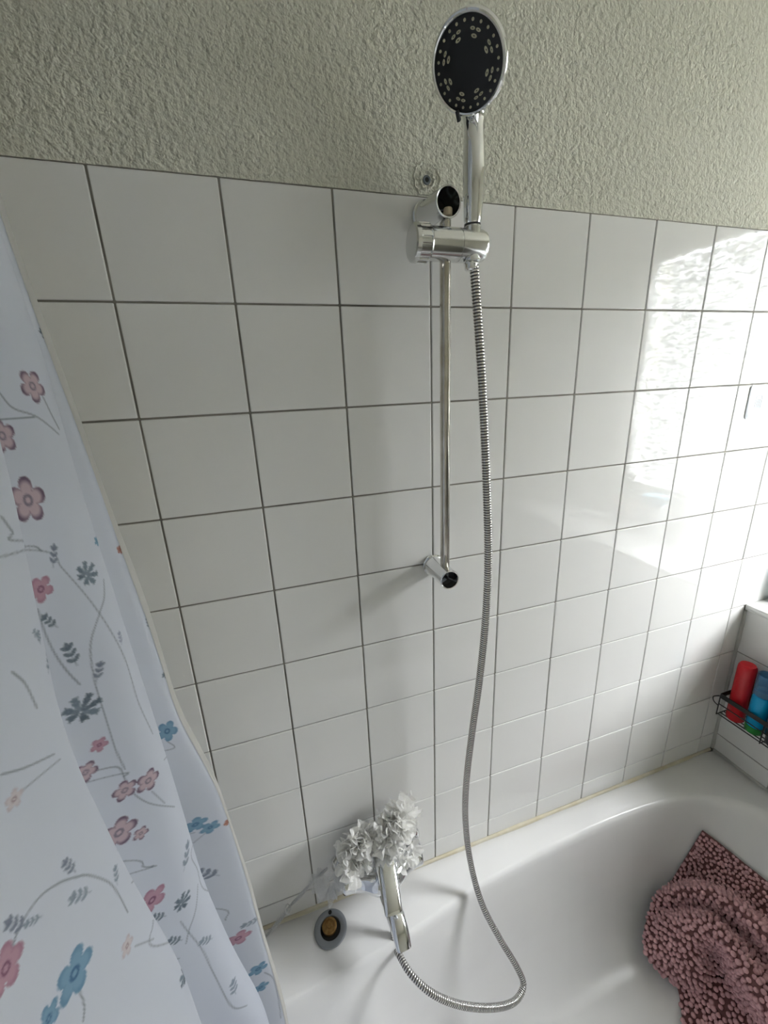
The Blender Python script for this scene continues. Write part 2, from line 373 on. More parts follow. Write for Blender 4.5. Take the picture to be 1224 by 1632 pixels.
# ------------------------------------------------------------------ shower rail
BX, BY = 0.451, -0.05
rail = thing('shower_rail', 'chrome shower rail whose upper bracket has come off the wall', 'shower rail', (BX, 0.0, 1.36))
obj('bar', lathe((BX, BY, 1.3755), (0, 0, 1), [(0, 0.0078), (0.0006, 0.0082), (0.548, 0.0082)], 28), 'chrome_worn', rail)
def bracket(cx, cz, yb, yf, r, tilt=(0, 0)):
    o = np.array([cx, yb, cz]); d = np.array([tilt[0], -1.0, tilt[1]]); L = yb - yf
    return o, d, lathe(o, d, [(0, r + 0.0035), (0.004, r + 0.0035), (0.0065, r + 0.001), (0.009, r), (L - 0.001, r), (L, r - 0.0008), (L - 0.0005, r - 0.0022), (0.018, r - 0.0022)], 48, True, True)
o1, d1, g1 = bracket(0.4487, 1.3605, -0.0015, -0.0755, 0.0178)
lb = obj('lower_bracket', g1, 'chrome', rail)
def ribs(o, d, rin, y0, y1, angs, th=0.0011):
    d, a, b = axes(d); G = []
    for an in angs:
        v = np.cos(an) * a + np.sin(an) * b; w = np.cross(d, v); P = []
        for s, q, k in [(s, q, k) for s in (y0, y1) for q in (0.003, rin) for k in (-1, 1)]:
            P.append(o + d * s + v * q + w * th * k * 0.5)
        G.append((np.array(P), [(0, 1, 3, 2), (4, 6, 7, 5), (0, 4, 5, 1), (2, 3, 7, 6), (0, 2, 6, 4), (1, 5, 7, 3)]))
    return join(*G)
obj('inner_plug', lathe(o1, d1, [(0.0185, 0.0152), (0.058, 0.0152), (0.0585, 0.014)], 40), 'black_plastic', lb)
obj('rib', ribs(o1, d1, 0.0145, 0.059, 0.066, (0.5, 2.6, 4.7)), 'zinc', lb)
o2, d2, g2 = bracket(0.4405, 1.9335, -0.004, -0.075, 0.0195, (0.05, -0.06))
ub = obj('upper_bracket', g2, 'chrome_satin', rail)
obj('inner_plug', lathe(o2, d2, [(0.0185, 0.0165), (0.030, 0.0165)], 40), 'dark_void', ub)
obj('rib', ribs(o2, d2, 0.016, 0.031, 0.034, (0.1, 1.7, 3.3, 4.9)), 'anchor_grey', ub)
obj('plug', lathe((BX - 0.002, BY - 0.012, 1.9165), (0, 0, 1), [(0, 0.0062), (0.0085, 0.0062), (0.010, 0.0052)], 20), 'plug_beige', ub)
SZ, SY = 1.8835, -0.056
sl = obj('slider', lathe((0.4205, SY, SZ), (1, 0, 0), [(0, 0.0205), (0.001, 0.0218), (0.0455, 0.0218), (0.046, 0.0210), (0.0468, 0.0210), (0.0472, 0.0218), (0.0815, 0.0215), (0.0875, 0.0195), (0.0900, 0.0150), (0.0905, 0.010)], 48), 'chrome_satin', rail)
obj('knob', lathe((0.3955, SY, SZ), (1, 0, 0), [(0.0, 0.0215), (0.0015, 0.0240), (0.007, 0.0248), (0.008, 0.0248, 1), (0.022, 0.0248, 1), (0.023, 0.0248), (0.0245, 0.0235), (0.0247, 0.021)], 180, flute=(18, 0.0016)), 'chrome_satin', sl, angle=30)
HS = np.array([0.4885, -0.0605, 1.9085])          # foot of the hand shower in its holder
obj('holder_cup', lathe((HS[0], HS[1], 1.8655), (-0.02, -0.06, 1), [(-0.004, 0.0115), (-0.0025, 0.0128), (0.0, 0.0128), (0.002, 0.0118), (0.040, 0.0118), (0.0415, 0.0105)], 40), 'chrome_satin', sl)

# ------------------------------------------------------------------ hand shower
hc = np.array([0.4565, -0.1005, 2.0605])
az, el = math.radians(-50), math.radians(-40)
hn = np.array([math.cos(el) * math.sin(az), -math.cos(el) * math.cos(az), math.sin(el)])
hs = thing('hand_shower', 'chrome hand shower with black nozzle face held in the rail slider', 'hand shower', tuple(HS))
shell = lathe(hc, hn, [(-0.0240, 0.006), (-0.0235, 0.020), (-0.0195, 0.0335), (-0.0135, 0.0425), (-0.0075, 0.0462), (-0.004, 0.0468), (-0.0025, 0.0460), (-0.0018, 0.0455), (-0.0005, 0.0462), (0.0015, 0.0458), (0.0022, 0.0440), (0.0015, 0.0424), (-0.001, 0.0420)], 72, True, True)
obj('head_shell', shell, 'chrome', hs)
face = obj('nozzle_face', lathe(hc, hn, [(-0.0008, 0.0419), (0.0006, 0.0417), (0.0012, 0.040), (0.0016, 0.030), (0.0014, 0.029), (0.0018, 0.0275), (0.0022, 0.006), (0.0022, 0.002)], 72), 'black_plastic', hs)
d_, a_, b_ = axes(hn); upv = np.array([0, 0, 1.0]) - hn * hn[2]; upv /= np.linalg.norm(upv); rtv = np.cross(upv, -hn); rtv /= np.linalg.norm(rtv)
def nozzle(r, ang, ra, rb, h, rot):
    rd = np.cos(ang) * upv + np.sin(ang) * rtv; tn = -np.sin(ang) * upv + np.cos(ang) * rtv; c = hc + rd * r + hn * 0.0013
    e1 = np.cos(rot) * tn + np.sin(rot) * rd; e2 = -np.sin(rot) * tn + np.cos(rot) * rd; t = np.linspace(0, 2 * np.pi, 14, endpoint=False)
    return loops([c + hn * z + k * (ra * np.cos(t)[:, None] * e1 + rb * np.sin(t)[:, None] * e2) for z, k in ((-0.001, 1), (h, 1), (h + 0.0004, 0.82), (h + 0.0004, 0.34), (h - 0.0006, 0.28))])
for k in range(24): obj('nozzle', nozzle(0.0372, (k + 0.5) * 2 * np.pi / 24, 0.0015, 0.0015, 0.0007, 0), 'nozzle_rubber', face, angle=0)
for k in range(8):
    a = k * 2 * np.pi / 8 + 0.24
    for dr_, da, sz in ((0.0306, -0.105, 1.0), (0.0306, 0.125, 1.0), (0.0250, 0.01, 1.2)):
        obj('nozzle', nozzle(dr_, a + da, 0.0029 * sz, 0.0015 * sz, 0.0007, 0.0), 'nozzle_rubber', face, angle=0)
lo = hc - upv * 0.0445 - hn * 0.004
obj('spray_tab', box(-0.0022, 0.0022, -0.004, 0.003, -0.0075, 0.004, 0.001), 'black_plastic', hs)
tb = hs.children[-1]
a150 = math.radians(150); tabp = hc + (math.cos(a150) * upv + math.sin(a150) * rtv) * 0.0445 + hn * 0.0015
tb.matrix_local = Matrix.Translation(Vector(tabp) - Vector(HS)) @ Matrix(((rtv[0], -hn[0], upv[0]), (rtv[1], -hn[1], upv[1]), (rtv[2], -hn[2], upv[2]))).to_4x4() @ Matrix.Translation(Vector(HS))
def face_dir(a): a = math.radians(a); return math.cos(a) * upv + math.sin(a) * rtv
fd = face_dir(170)
back = hc - hn * 0.0165 + fd * 0.052
HL = back - HS
HP = spline([HS + (0, 0, 0.0015), HS + HL * 0.25 + (0, -0.0012, 0), HS + HL * 0.5 + (0, -0.0020, 0), HS + HL * 0.75 + (0, -0.0012, 0), back, hc - hn * 0.0165 + fd * 0.036, hc - hn * 0.0155 + fd * 0.018], 48)
kk = np.linspace(0, 1, 48)
hw = np.interp(kk, [0, 0.02, 0.2, 0.36, 0.5, 0.60, 0.70, 0.84, 1], [0.0235, 0.0255, 0.0290, 0.0310, 0.0285, 0.0270, 0.031, 0.048, 0.042])
hh = np.interp(kk, [0, 0.02, 0.2, 0.36, 0.5, 0.60, 0.70, 0.84, 1], [0.0235, 0.0255, 0.0275, 0.0290, 0.0265, 0.0240, 0.022, 0.016, 0.010])
obj('handle', loft(HP, hw, hh, (1, -0.4, 0)), 'chrome', hs)
obj('seal_ring', lathe(HS - (0, 0, 0.0035), (0, 0, 1), [(0, 0.0108), (0.001, 0.0118), (0.0045, 0.0118), (0.0055, 0.0105)], 32), 'black_plastic', hs)

# ------------------------------------------------------------------ hose
hp = [(754, 412, -0.0635), (756, 430, -0.065), (761, 500, -0.070), (767, 590, -0.076), (772, 690, -0.080), (776, 790, -0.081), (778, 890, -0.080), (774, 985, -0.077), (764, 1085, -0.072), (752, 1170, -0.066), (743, 1250, -0.062),
      (742, 1310, -0.062), (750, 1375, -0.080), (768, 1440, -0.115), (796, 1495, -0.150), (823, 1540, -0.180), (834, 1570, -0.198), (820, 1596, -0.215), (785, 1606, -0.225), (735, 1602, -0.222), (690, 1584, -0.205), (657, 1555, -0.175), (638, 1525, -0.140), (631, 1508, -0.118)]
HPATH = [at(x, y, 1, yy) for x, y, yy in hp]
HPATH = [np.array([HS[0] - 0.002, HS[1] - 0.0015, 1.8605])] + HPATH + [np.array([0.302, -0.098, 0.585]), np.array([0.302, -0.0915, 0.612])]
Q = resample(spline(HPATH, 900), 0.00115)
prof = np.array([0.0070, 0.0071, 0.0070, 0.0056]); rr = prof[np.arange(len(Q)) % 4]; mi = [0 if k % 4 in (0, 1) else 1 for k in range(len(Q))]
hose = obj('shower_hose', tube(Q, rr, 12, True, [(0 if k % 4 in (0, 1) else 1) for k in range(len(Q))]), ['hose_steel', 'hose_gap'], origin=tuple(Q[-1]), angle=0)
tag(hose, 'ribbed silver metal shower hose hanging from the hand shower and looping into the bath', 'hose')
obj('hose_nut', lathe(Q[0] + np.array([0, 0, -0.0105]), (-0.02, -0.06, 1), [(0, 0.0078), (0.002, 0.0095), (0.006, 0.0098), (0.0085, 0.0108), (0.010, 0.0104)], 24), 'chrome', hose)

# ------------------------------------------------------------------ bath mixer tap
MX, MZ = 0.300, 0.665
tap = thing('bath_mixer', 'chrome single lever bath mixer tap mounted on the tiles above the rim', 'faucet', (MX, 0.0, MZ))
bp = spline([(0.207, -0.047, MZ), (0.228, -0.048, MZ), (0.258, -0.054, MZ), (MX, -0.068, MZ), (0.342, -0.054, MZ), (0.372, -0.048, MZ), (0.393, -0.047, MZ)], 44)
k2 = np.linspace(-1, 1, 44); br = 0.0195 + 0.009 * np.exp(-(k2 / 0.3) ** 2); br[0] = br[-1] = 0.015; br[1] = br[-2] = 0.0185
obj('body', tube(bp, br, 32), 'chrome', tap)
for sx in (0.225, 0.375):
    nut = obj('wall_union', lathe((sx, -0.0012, MZ), (0, -1, 0), [(0, 0.0325), (0.003, 0.0325), (0.009, 0.029), (0.0125, 0.025)], 40), 'chrome', tap)
    obj('hex_nut', lathe((sx, -0.0135, MZ), (0, -1, 0), [(0, 0.0235), (0.002, 0.0255), (0.015, 0.0255), (0.017, 0.0235)], 6), 'chrome', nut, angle=20)
obj('cartridge_cap', lathe((MX, -0.066, MZ + 0.012), (0, 0, 1), [(0, 0.0255), (0.02, 0.0250), (0.034, 0.0255), (0.042, 0.0245), (0.047, 0.019), (0.048, 0.012)], 44), 'chrome', tap)
sp_ = spline([(MX, -0.058, 0.655), (MX + 0.001, -0.10, 0.655), (MX + 0.003, -0.135, 0.648), (MX + 0.004, -0.157, 0.636), (MX + 0.0045, -0.168, 0.624)], 24)
kk = np.linspace(0, 1, 24)
obj('spout', loft(sp_, np.interp(kk, [0, 0.4, 0.8, 1], [0.046, 0.038, 0.033, 0.031]), np.interp(kk, [0, 0.4, 0.8, 1], [0.036, 0.032, 0.026, 0.024]), (1, 0, 0), 2.6), 'chrome', tap)
obj('hose_outlet', lathe((0.302, -0.092, 0.6405), (0, 0, -1), [(0, 0.0125), (0.010, 0.0125), (0.012, 0.0110), (0.026, 0.0110), (0.0275, 0.0098)], 28), 'chrome', tap)
lv = spline([(MX + 0.001, -0.036, 0.733), (MX + 0.001, -0.045, 0.736), (MX, -0.066, 0.736), (MX - 0.002, -0.095, 0.730), (MX - 0.005, -0.125, 0.719), (MX - 0.0075, -0.148, 0.708), (MX - 0.008, -0.152, 0.705)], 36)
kk = np.linspace(0, 1, 36)
lev = obj('lever', loft(lv, np.interp(kk, [0, 0.04, 0.16, 0.33, 0.5, 0.75, 0.95, 1], [0.030, 0.044, 0.050, 0.049, 0.043, 0.037, 0.035, 0.030]), np.interp(kk, [0, 0.04, 0.16, 0.33, 0.6, 0.95, 1], [0.008, 0.022, 0.030, 0.030, 0.020, 0.013, 0.008]), (1, 0, 0), 2.8), 'chrome', tap)

# ------------------------------------------------------------------ mesh pouf (loofah) lying over the tap
lf = thing('bath_pouf', 'ruffled white mesh bath pouf draped over the chrome tap', 'bath pouf', (0.29, -0.05, 0.70))
def ruffle(c, n0, L, w, amp, freq, r0):
    """a gathered strip of net: starts at the core and fans outwards in a wavy edge"""
    n0 = n0 / np.linalg.norm(n0); _, a, b = axes(n0); ph = rng.uniform(0, 6.28); ro = rng.uniform(0, 6.28)
    e1 = np.cos(ro) * a + np.sin(ro) * b; e2 = np.cross(n0, e1); NU, NV = 46, 7; V = []
    bend = rng.uniform(-0.5, 0.5)
    for i in range(NU):
        s = i / (NU - 1) - 0.5
        for j in range(NV):
            t = j / (NV - 1)
            rad = r0 + w * t * (1 - 0.5 * (2 * s) ** 4)
            an = s * L / max(r0 + w, 0.01)
            dirv = np.cos(an) * n0 + np.sin(an) * e1
            off = amp * (0.15 + t) * math.sin(freq * 2 * np.pi * s + ph + 1.2 * t) + bend * w * t * t * 0.5
            off += 0.25 * amp * math.sin(freq * 5.1 * s + 2 * ph)
            V.append(c + dirv * rad + e2 * off + dirv * (0.3 * amp * math.cos(freq * 4 * np.pi * s + ph) * t))
    F = [(i * NV + j, (i + 1) * NV + j, (i + 1) * NV + j + 1, i * NV + j + 1) for i in range(NU - 1) for j in range(NV - 1)]
    UV = [(i / (NU - 1) * L * 22, j / (NV - 1) * w * 22) for i in range(NU) for j in range(NV)]
    return np.array(V), F, UV
def net_obj(name, parts, mat, parent):
    V, F, MI = join(*[(p[0], p[1]) for p in parts]); UV = sum([list(p[2]) for p in parts], [])
    o = obj(name, (V, F), mat, parent, angle=0); me = o.data; ul = me.uv_layers.new(name='UVMap')
    li = np.zeros(len(me.loops), np.int32); me.loops.foreach_get('vertex_index', li); ul.data.foreach_set('uv', np.array(UV)[li].ravel()); return o
def clump(c, ax, count, w0, w1, amp):
    ps = []
    for k in range(count):
        d = rng.normal(size=3); d[1] = -abs(d[1]) * 0.9 + 0.1
        d /= np.linalg.norm(d); cc = c + ax * rng.uniform(-1, 1)
        ps.append(ruffle(cc, d, rng.uniform(0.04, 0.085), rng.uniform(w0, w1), amp * rng.uniform(0.7, 1.3), rng.uniform(1.8, 3.6), rng.uniform(0.010, 0.020)))
    for p in ps: p[0][:, 1] = np.minimum(p[0][:, 1], -0.004); p[0][:, 2] = np.maximum(p[0][:, 2], 0.57)
    return ps
pr_ = at(627, 1312, 1, -0.050); pl_ = at(566, 1352, 1, -0.050); pll = at(530, 1395, 1, -0.048)
net_obj('ruffle', clump(pr_, np.array([0.020, 0.009, 0.016]), 80, 0.022, 0.034, 0.0065), 'pouf_net', lf)
net_obj('ruffle', clump(pl_, np.array([0.015, 0.008, 0.024]), 58, 0.018, 0.030, 0.0065), 'pouf_net', lf)
net_obj('ruffle', clump(pll, np.array([0.012, 0.006, 0.010]), 12, 0.016, 0.028, 0.008), 'sheer_net', lf)
pd = at(650, 1362, 1, -0.078)
net_obj('ruffle', clump(pd, np.array([0.006, 0.004, 0.010]), 8, 0.008, 0.016, 0.006), 'pouf_net', lf)
tail = spline([at(520, 1385, 1, -0.045), at(497, 1406, 1, -0.040), at(478, 1428, 1, -0.034), at(461, 1446, 1, -0.030), at(446, 1466, 1, -0.028), at(428, 1488, 1, -0.026), at(412, 1503, 1, -0.028)], 60)
tail[:, 2] = np.maximum(tail[:, 2], RIM + 0.005)
V = []; UV = []
for i, p in enumerate(tail):
    s = i / 59; w = 0.011 * (0.6 + 0.5 * s) * (1 - 0.55 * math.exp(-((s - 0.52) / 0.05) ** 2))
    for j in range(7):
        q = j / 6 - 0.5; V.append(p + np.array([0.75, -0.25, 0.55]) * (2 * q * w) + np.array([0, -0.003, 0.0]) * math.sin(q * 14 + s * 9)); UV.append((s * 4, j / 6 * 0.6))
V = np.array(V); V[:, 2] = np.maximum(V[:, 2], RIM + 0.003)
net_obj('cord', [(V, [(i * 7 + j, (i + 1) * 7 + j, (i + 1) * 7 + j + 1, i * 7 + j + 1) for i in range(59) for j in range(6)], UV)], 'sheer_net', lf)
th = np.linspace(0, 2 * np.pi, 20); kc = tail[31]; kd, ka, kb = axes(tail[33] - tail[29])
obj('knot', tube([kc + 0.0085 * (np.cos(t) * ka + 0.7 * np.sin(t) * kb) for t in th], 0.0016, 8), 'frame_white', lf)

# ------------------------------------------------------------------ wall anchor in the plaster above the tiles
wa = at(680, 287, 1, 0.0)
an = thing('wall_anchor', 'grey wall plug left in the plaster where the rail bracket came off', 'wall plug', (wa[0], 0.0, wa[2]))
obj('plug', lathe((wa[0], 0.0006, wa[2]), (0, -1, 0), [(0, 0.0062), (0.0015, 0.0062), (0.0022, 0.0052), (0.0020, 0.0034), (0.0006, 0.0030)], 24), 'anchor_grey', an)
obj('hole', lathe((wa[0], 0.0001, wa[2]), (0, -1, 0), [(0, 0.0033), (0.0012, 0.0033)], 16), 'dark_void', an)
for nm, R0, R1, hgt in (('filler_ring', 0.0085, 0.0135, 0.0034), ('bracket_mark', 0.0190, 0.0228, 0.0030)):
    NA, NR = 72, 6; V = []
    for i in range(NA):
        t = 2 * np.pi * i / NA; wob = 1 + 0.05 * math.sin(3 * t + 1) + 0.03 * math.sin(11 * t)
        for j in range(NR):
            q = j / (NR - 1); r = (R0 + (R1 - R0) * q) * wob
            V.append((wa[0] + r * math.cos(t), 0.0004 - hgt * math.sin(np.pi * q) * (0.6 + 0.4 * math.sin(5 * t + R0 * 900) ** 2) * rng.uniform(0.6, 1.2), min(wa[2] + r * math.sin(t), 9)))
    V = np.array(V); V[:, 2] = np.maximum(V[:, 2], ZT + 0.0012)
    obj(nm, (V, [(i * NR + j, ((i + 1) % NA) * NR + j, ((i + 1) % NA) * NR + j + 1, i * NR + j + 1) for i in range(NA) for j in range(NR - 1)]), 'plaster', an)

# ------------------------------------------------------------------ adhesive hook plate on the tiles
s0 = at(1193, 614, 1, 0.0); s1 = at(1188, 668, 1, 0.0)
sx0 = (s0[0] + s1[0]) / 2; sz1, sz0 = s0[2], s1[2]; sw = 0.066
hk = thing('hook_plate', 'translucent square adhesive hook plate stuck on the tiles near the window', 'hook', (sx0 + sw / 2, 0.0, sz0))
def rrect(x0, x1, z0, z1, r, y, n=6):
    P = []
    for cx, cz, a0 in ((x1 - r, z1 - r, 0), (x0 + r, z1 - r, 90), (x0 + r, z0 + r, 180), (x1 - r, z0 + r, 270)):
        for k in range(n + 1):
            a = math.radians(a0 + 90 * k / n); P.append((cx + r * math.cos(a), y, cz + r * math.sin(a)))
    return np.array(P)
obj('plate', loops([rrect(sx0, sx0 + sw, sz0, sz1, 0.008, -0.0008), rrect(sx0, sx0 + sw, sz0, sz1, 0.008, -0.0018), rrect(sx0 + 0.001, sx0 + sw - 0.001, sz0 + 0.001, sz1 - 0.001, 0.007, -0.0024)]), 'sticker_plastic', hk)
ix, iz, iw, ih = sx0 + 0.0235, sz0 + 0.021, 0.021, 0.031
ic = [loops([rrect(ix + q, ix + iw - q, iz + q, iz + ih - q, 0.005, y) for q, y in ((0, -0.0024), (0, -0.0027), (0.0012, -0.0027), (0.0012, -0.0024))], False, False)]
for q in (0.006, 0.0105, 0.015): ic.append(box(ix + q - 0.0006, ix + q + 0.0006, -0.0027, -0.0024, iz + 0.005, iz + ih - 0.008))
obj('icon', join(*ic), 'sticker_print', hk)

# ------------------------------------------------------------------ wire rack and bottles on the right wall
rk = thing('wire_rack', 'black wire shower rack fixed to the tiled half wall', 'rack', (1.365, -0.19, 0.742))
RX0, RX1, RY0, RY1, RZ, RB = 1.338, 1.4085, -0.030, -0.36, 0.800, 0.736
obj('top_band', join(box(RX0 - 0.001, RX0 + 0.001, RY1, RY0, RZ - 0.007, RZ + 0.007), box(RX0, RX1, RY0 - 0.001, RY0 + 0.001, RZ - 0.007, RZ + 0.007), box(RX0, RX1, RY1 - 0.001, RY1 + 0.001, RZ - 0.007, RZ + 0.007)), 'wire_black', rk, smooth=False)
def wire(P, r=0.0016): return tube(np.asarray(P, float), r, 8)
for x in (1.342, 1.353, 1.366, 1.385, 1.403): obj('bottom_wire', wire([(x, RY0, RB), (x, RY1, RB)]), 'wire_black', rk)
obj('front_wire', wire([(RX0, RY0, 0.772), (RX0, RY1, 0.772)]), 'wire_black', rk)
for y in (RY0, RY0 - 0.11, RY0 - 0.22, RY1): obj('cross_wire', wire([(RX0, y, RZ), (RX0, y, RB - 0.001), (RX1, y, RB - 0.001)]), 'wire_black', rk)
lp = spline([(RX0, RY0, 0.765), (RX0 - 0.006, RY0 + 0.010, 0.775), (RX0 - 0.008, RY0 + 0.012, 0.79), (RX0, RY0 + 0.002, 0.798)], 16)
obj('end_loop', tube(lp, 0.0015, 8), 'wire_black', rk)
HK = 1.12
GB = 'bottles in the wire rack'
zb = RB + 0.0018
def bottle(name, label, loc, parts, group=GB):
    t = thing(name, label, 'bottle', loc, group)
    for nm, pf, mt in parts: obj(nm, lathe(loc, (0, 0, 1), [(a_ * HK, *r_) for a_, *r_ in pf], 36), mt, t)
    return t
bottle('shower_bottle', 'red cylindrical shower bottle at the end of the rack by the corner', (1.3655, -0.061, zb), [('body', [(0, 0.0185), (0.004, 0.0215), (0.150, 0.0215), (0.158, 0.0205), (0.163, 0.0175), (0.164, 0.010), (0.162, 0.004)], 'bottle_red')])
bottle('shower_bottle', 'bright blue shower bottle standing on its green cap beside the red bottle', (1.3655, -0.108, zb), [('cap', [(0, 0.0185), (0.003, 0.0205), (0.018, 0.0205), (0.019, 0.019)], 'cap_green'), ('body', [(0.0192, 0.0195), (0.021, 0.0205), (0.095, 0.0205), (0.104, 0.018), (0.106, 0.012)], 'bottle_cyan'), ('clear_top', [(0.1063, 0.019), (0.108, 0.0205), (0.160, 0.0205), (0.163, 0.0195), (0.1615, 0.017), (0.120, 0.016)], 'cap_clear_blue')])
bottle('shower_bottle', 'dark grey shower bottle next to the bright blue one in the rack', (1.3645, -0.160, zb), [('body', [(0, 0.020), (0.004, 0.0225), (0.085, 0.0225), (0.10, 0.019), (0.115, 0.012), (0.14, 0.012), (0.141, 0.010)], 'bottle_grey')])
bottle('shower_bottle', 'teal flat-topped bottle behind the bright blue bottle', (1.3925, -0.134, zb), [('body', [(0, 0.0125), (0.003, 0.0145), (0.150, 0.0150), (0.176, 0.0145), (0.178, 0.012)], 'bottle_teal')])
bottle('ledge_bottle', 'dark grey bottle with a green foot on the ledge in the corner', (1.525, -0.045, ZL + 0.0042), [('foot', [(0, 0.024), (0.002, 0.026), (0.010, 0.026), (0.011, 0.024)], 'cap_green'), ('body', [(0.0112, 0.024), (0.013, 0.0255), (0.12, 0.0255), (0.15, 0.015), (0.16, 0.012), (0.185, 0.012), (0.186, 0.010)], 'bottle_teal')], None)
# pot plant on the ledge (seen mirrored in the tiles)
pp = thing('potted_plant', 'small leafy potted plant on the ledge below the window', 'plant', (1.70, -0.69, ZL + 0.0042))
obj('pot', lathe((1.70, -0.69, ZL + 0.0042), (0, 0, 1), [(0, 0.038), (0.003, 0.040), (0.075, 0.052), (0.085, 0.055), (0.086, 0.048), (0.070, 0.046)], 36), 'pot_terracotta', pp)
for k in range(9):
    a = k * 2.4; L = 0.13 + 0.05 * math.sin(k * 1.7); V = []
    for i in range(9):
        s = i / 8; hh_ = 0.07 + L * s * (1.25 - 0.35 * s); o_ = 0.045 * s ** 1.3; w = 0.016 * math.sin(math.pi * min(1, 0.06 + 0.94 * s)) ** 0.8 * (s > 0.15) + 0.0016
        p = np.array([1.70 + o_ * math.cos(a), -0.69 + o_ * math.sin(a) * 1.6, ZL + 0.0042 + hh_]); sd = np.array([-math.sin(a), math.cos(a), 0])
        V += [p - sd * w, p + np.array([0, 0, -0.003]), p + sd * w]
    obj('leaf', (np.array(V), [f for i in range(8) for f in ((3 * i, 3 * i + 1, 3 * i + 4, 3 * i + 3), (3 * i + 1, 3 * i + 2, 3 * i + 5, 3 * i + 4))]), 'leaf_green', pp)

bottle('ledge_bottle', 'white bottle with a round shoulder on the ledge below the window', (1.70, -0.44, ZL + 0.0042), [('body', [(0, 0.028), (0.003, 0.031), (0.12, 0.031), (0.145, 0.018), (0.15, 0.013), (0.18, 0.013), (0.181, 0.011)], 'frame_white')], None)
bottle('ledge_tub', 'pale blue squat pot on the ledge beside the potted plant', (1.70, -0.555, ZL + 0.0042), [('body', [(0, 0.042), (0.003, 0.045), (0.10, 0.045), (0.104, 0.042)], 'sticker_plastic'), ('lid', [(0.1045, 0.044), (0.106, 0.046), (0.13, 0.046), (0.133, 0.043)], 'bottle_teal')], None)

# ------------------------------------------------------------------ chenille bath mat in the tub
rows_ = [
 [(1120, 1326, .010), (1140, 1341, .010), (1160, 1357, .010), (1190, 1381, .010), (1224, 1408, .010), (1300, 1468, .012)],
 [(1094, 1368, .012), (1118, 1374, .012), (1142, 1385, .012), (1175, 1408, .012), (1220, 1444, .012), (1298, 1508, .014)],
 [(1068, 1408, .014), (1100, 1404, .016), (1136, 1408, .018), (1172, 1428, .018), (1216, 1464, .018), (1298, 1540, .02)],
 [(1042, 1436, .050), (1082, 1422, .088), (1128, 1424, .100), (1170, 1446, .105), (1212, 1484, .105), (1295, 1570, .10)],
 [(1034, 1454, .046), (1080, 1445, .062), (1128, 1450, .056), (1166, 1476, .046), (1206, 1514, .042), (1285, 1600, .045)],
 [(1026, 1488, .056), (1068, 1472, .104), (1113, 1468, .128), (1152, 1496, .132), (1186, 1546, .130), (1250, 1650, .12)],
 [(1030, 1524, .046), (1066, 1516, .092), (1100, 1512, .104), (1138, 1522, .030), (1164, 1568, .022), (1228, 1664, .022)],
 [(1054, 1552, .020), (1082, 1558, .048), (1108, 1560, .056), (1134, 1562, .020), (1160, 1594, .016), (1216, 1676, .018)],
 [(1078, 1574, .010), (1098, 1582, .012), (1118, 1588, .014), (1140, 1602, .018), (1164, 1628, .018), (1210, 1694, .018)],
 [(1087, 1628, .010), (1106, 1634, .014), (1126, 1642, .016), (1146, 1654, .018), (1168, 1672, .018), (1208, 1716, .018)],
 [(1096, 1700, .010), (1114, 1704, .012), (1132, 1710, .014), (1150, 1716, .014), (1170, 1726, .014), (1206, 1750, .014)]]
grid = []
for rw in rows_:
    g = []
    for x, y, h in rw:
        p = on_tub(x, y); d = p - CC; d /= np.linalg.norm(d); g.append(p - d * h * 1.0 + np.array([0, 0, 0.004]))
    grid.append(g)
grid = np.array(grid); NI, NJ = 70, 56
tmp = np.array([spline(grid[:, j], NI) for j in range(grid.shape[1])])            # J x NI
surf = np.array([spline(tmp[:, i], NJ) for i in range(NI)])                        # NI x NJ
for i in range(NI):
    for j in range(NJ):                                                            # keep clear of the enamel
        p = surf[i, j]; hit = BV.find_nearest(Vector(p))
        dlt = (Vector(p) - hit[0]).dot(hit[1]) if hit[0] is not None else 1
        nn = np.array(hit[1]);
        if nn @ (CC - p) < 0: nn = -nn
        dist = (p - np.array(hit[0])) @ nn
        if dist < 0.007: surf[i, j] = p + nn * (0.007 - dist)
du = np.gradient(surf, axis=0); dv = np.gradient(surf, axis=1); nrm = np.cross(du, dv); nrm /= np.linalg.norm(nrm, axis=2)[:, :, None]
if (nrm[5, 20] @ (CC - surf[5, 20])) < 0: nrm = -nrm
top = surf.reshape(-1, 3); bot = (surf - nrm * 0.004).reshape(-1, 3); n0 = len(top); F = []
for i in range(NI - 1):
    for j in range(NJ - 1):
        a = i * NJ + j; q = (a, a + 1, a + NJ + 1, a + NJ); F.append(q); F.append(tuple(n0 + k for k in q[::-1]))
edge = [j for j in range(NJ)] + [i * NJ + NJ - 1 for i in range(1, NI)] + [(NI - 1) * NJ + j for j in range(NJ - 2, -1, -1)] + [i * NJ for i in range(NI - 2, 0, -1)]
for k in range(len(edge)): a, b = edge[k], edge[(k + 1) % len(edge)]; F.append((a, n0 + a, n0 + b, b))
mo = tuple(top[:, :].mean(0)[:2]) + (float(top[:, 2].min()),)
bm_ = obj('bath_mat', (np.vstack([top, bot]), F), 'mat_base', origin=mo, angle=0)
tag(bm_, 'crumpled mauve chenille bath mat with bobbly pile lying in the tub', 'bath mat')
def ico():
    b = bmesh.new(); bmesh.ops.create_icosphere(b, subdivisions=2, radius=1); v = np.array([x.co[:] for x in b.verts]); f = [[q.index for q in x.verts] for x in b.faces]; b.free(); return v, np.array(f)
iv, ifc = ico()
PV = []; PF = []; cnt = 0
def bil(A, x, y):
    i = min(int(x), NI - 2); j = min(int(y), NJ - 2); s = x - i; t = y - j
    return A[i, j] * (1 - s) * (1 - t) + A[i + 1, j] * s * (1 - t) + A[i, j + 1] * (1 - s) * t + A[i + 1, j + 1] * s * t
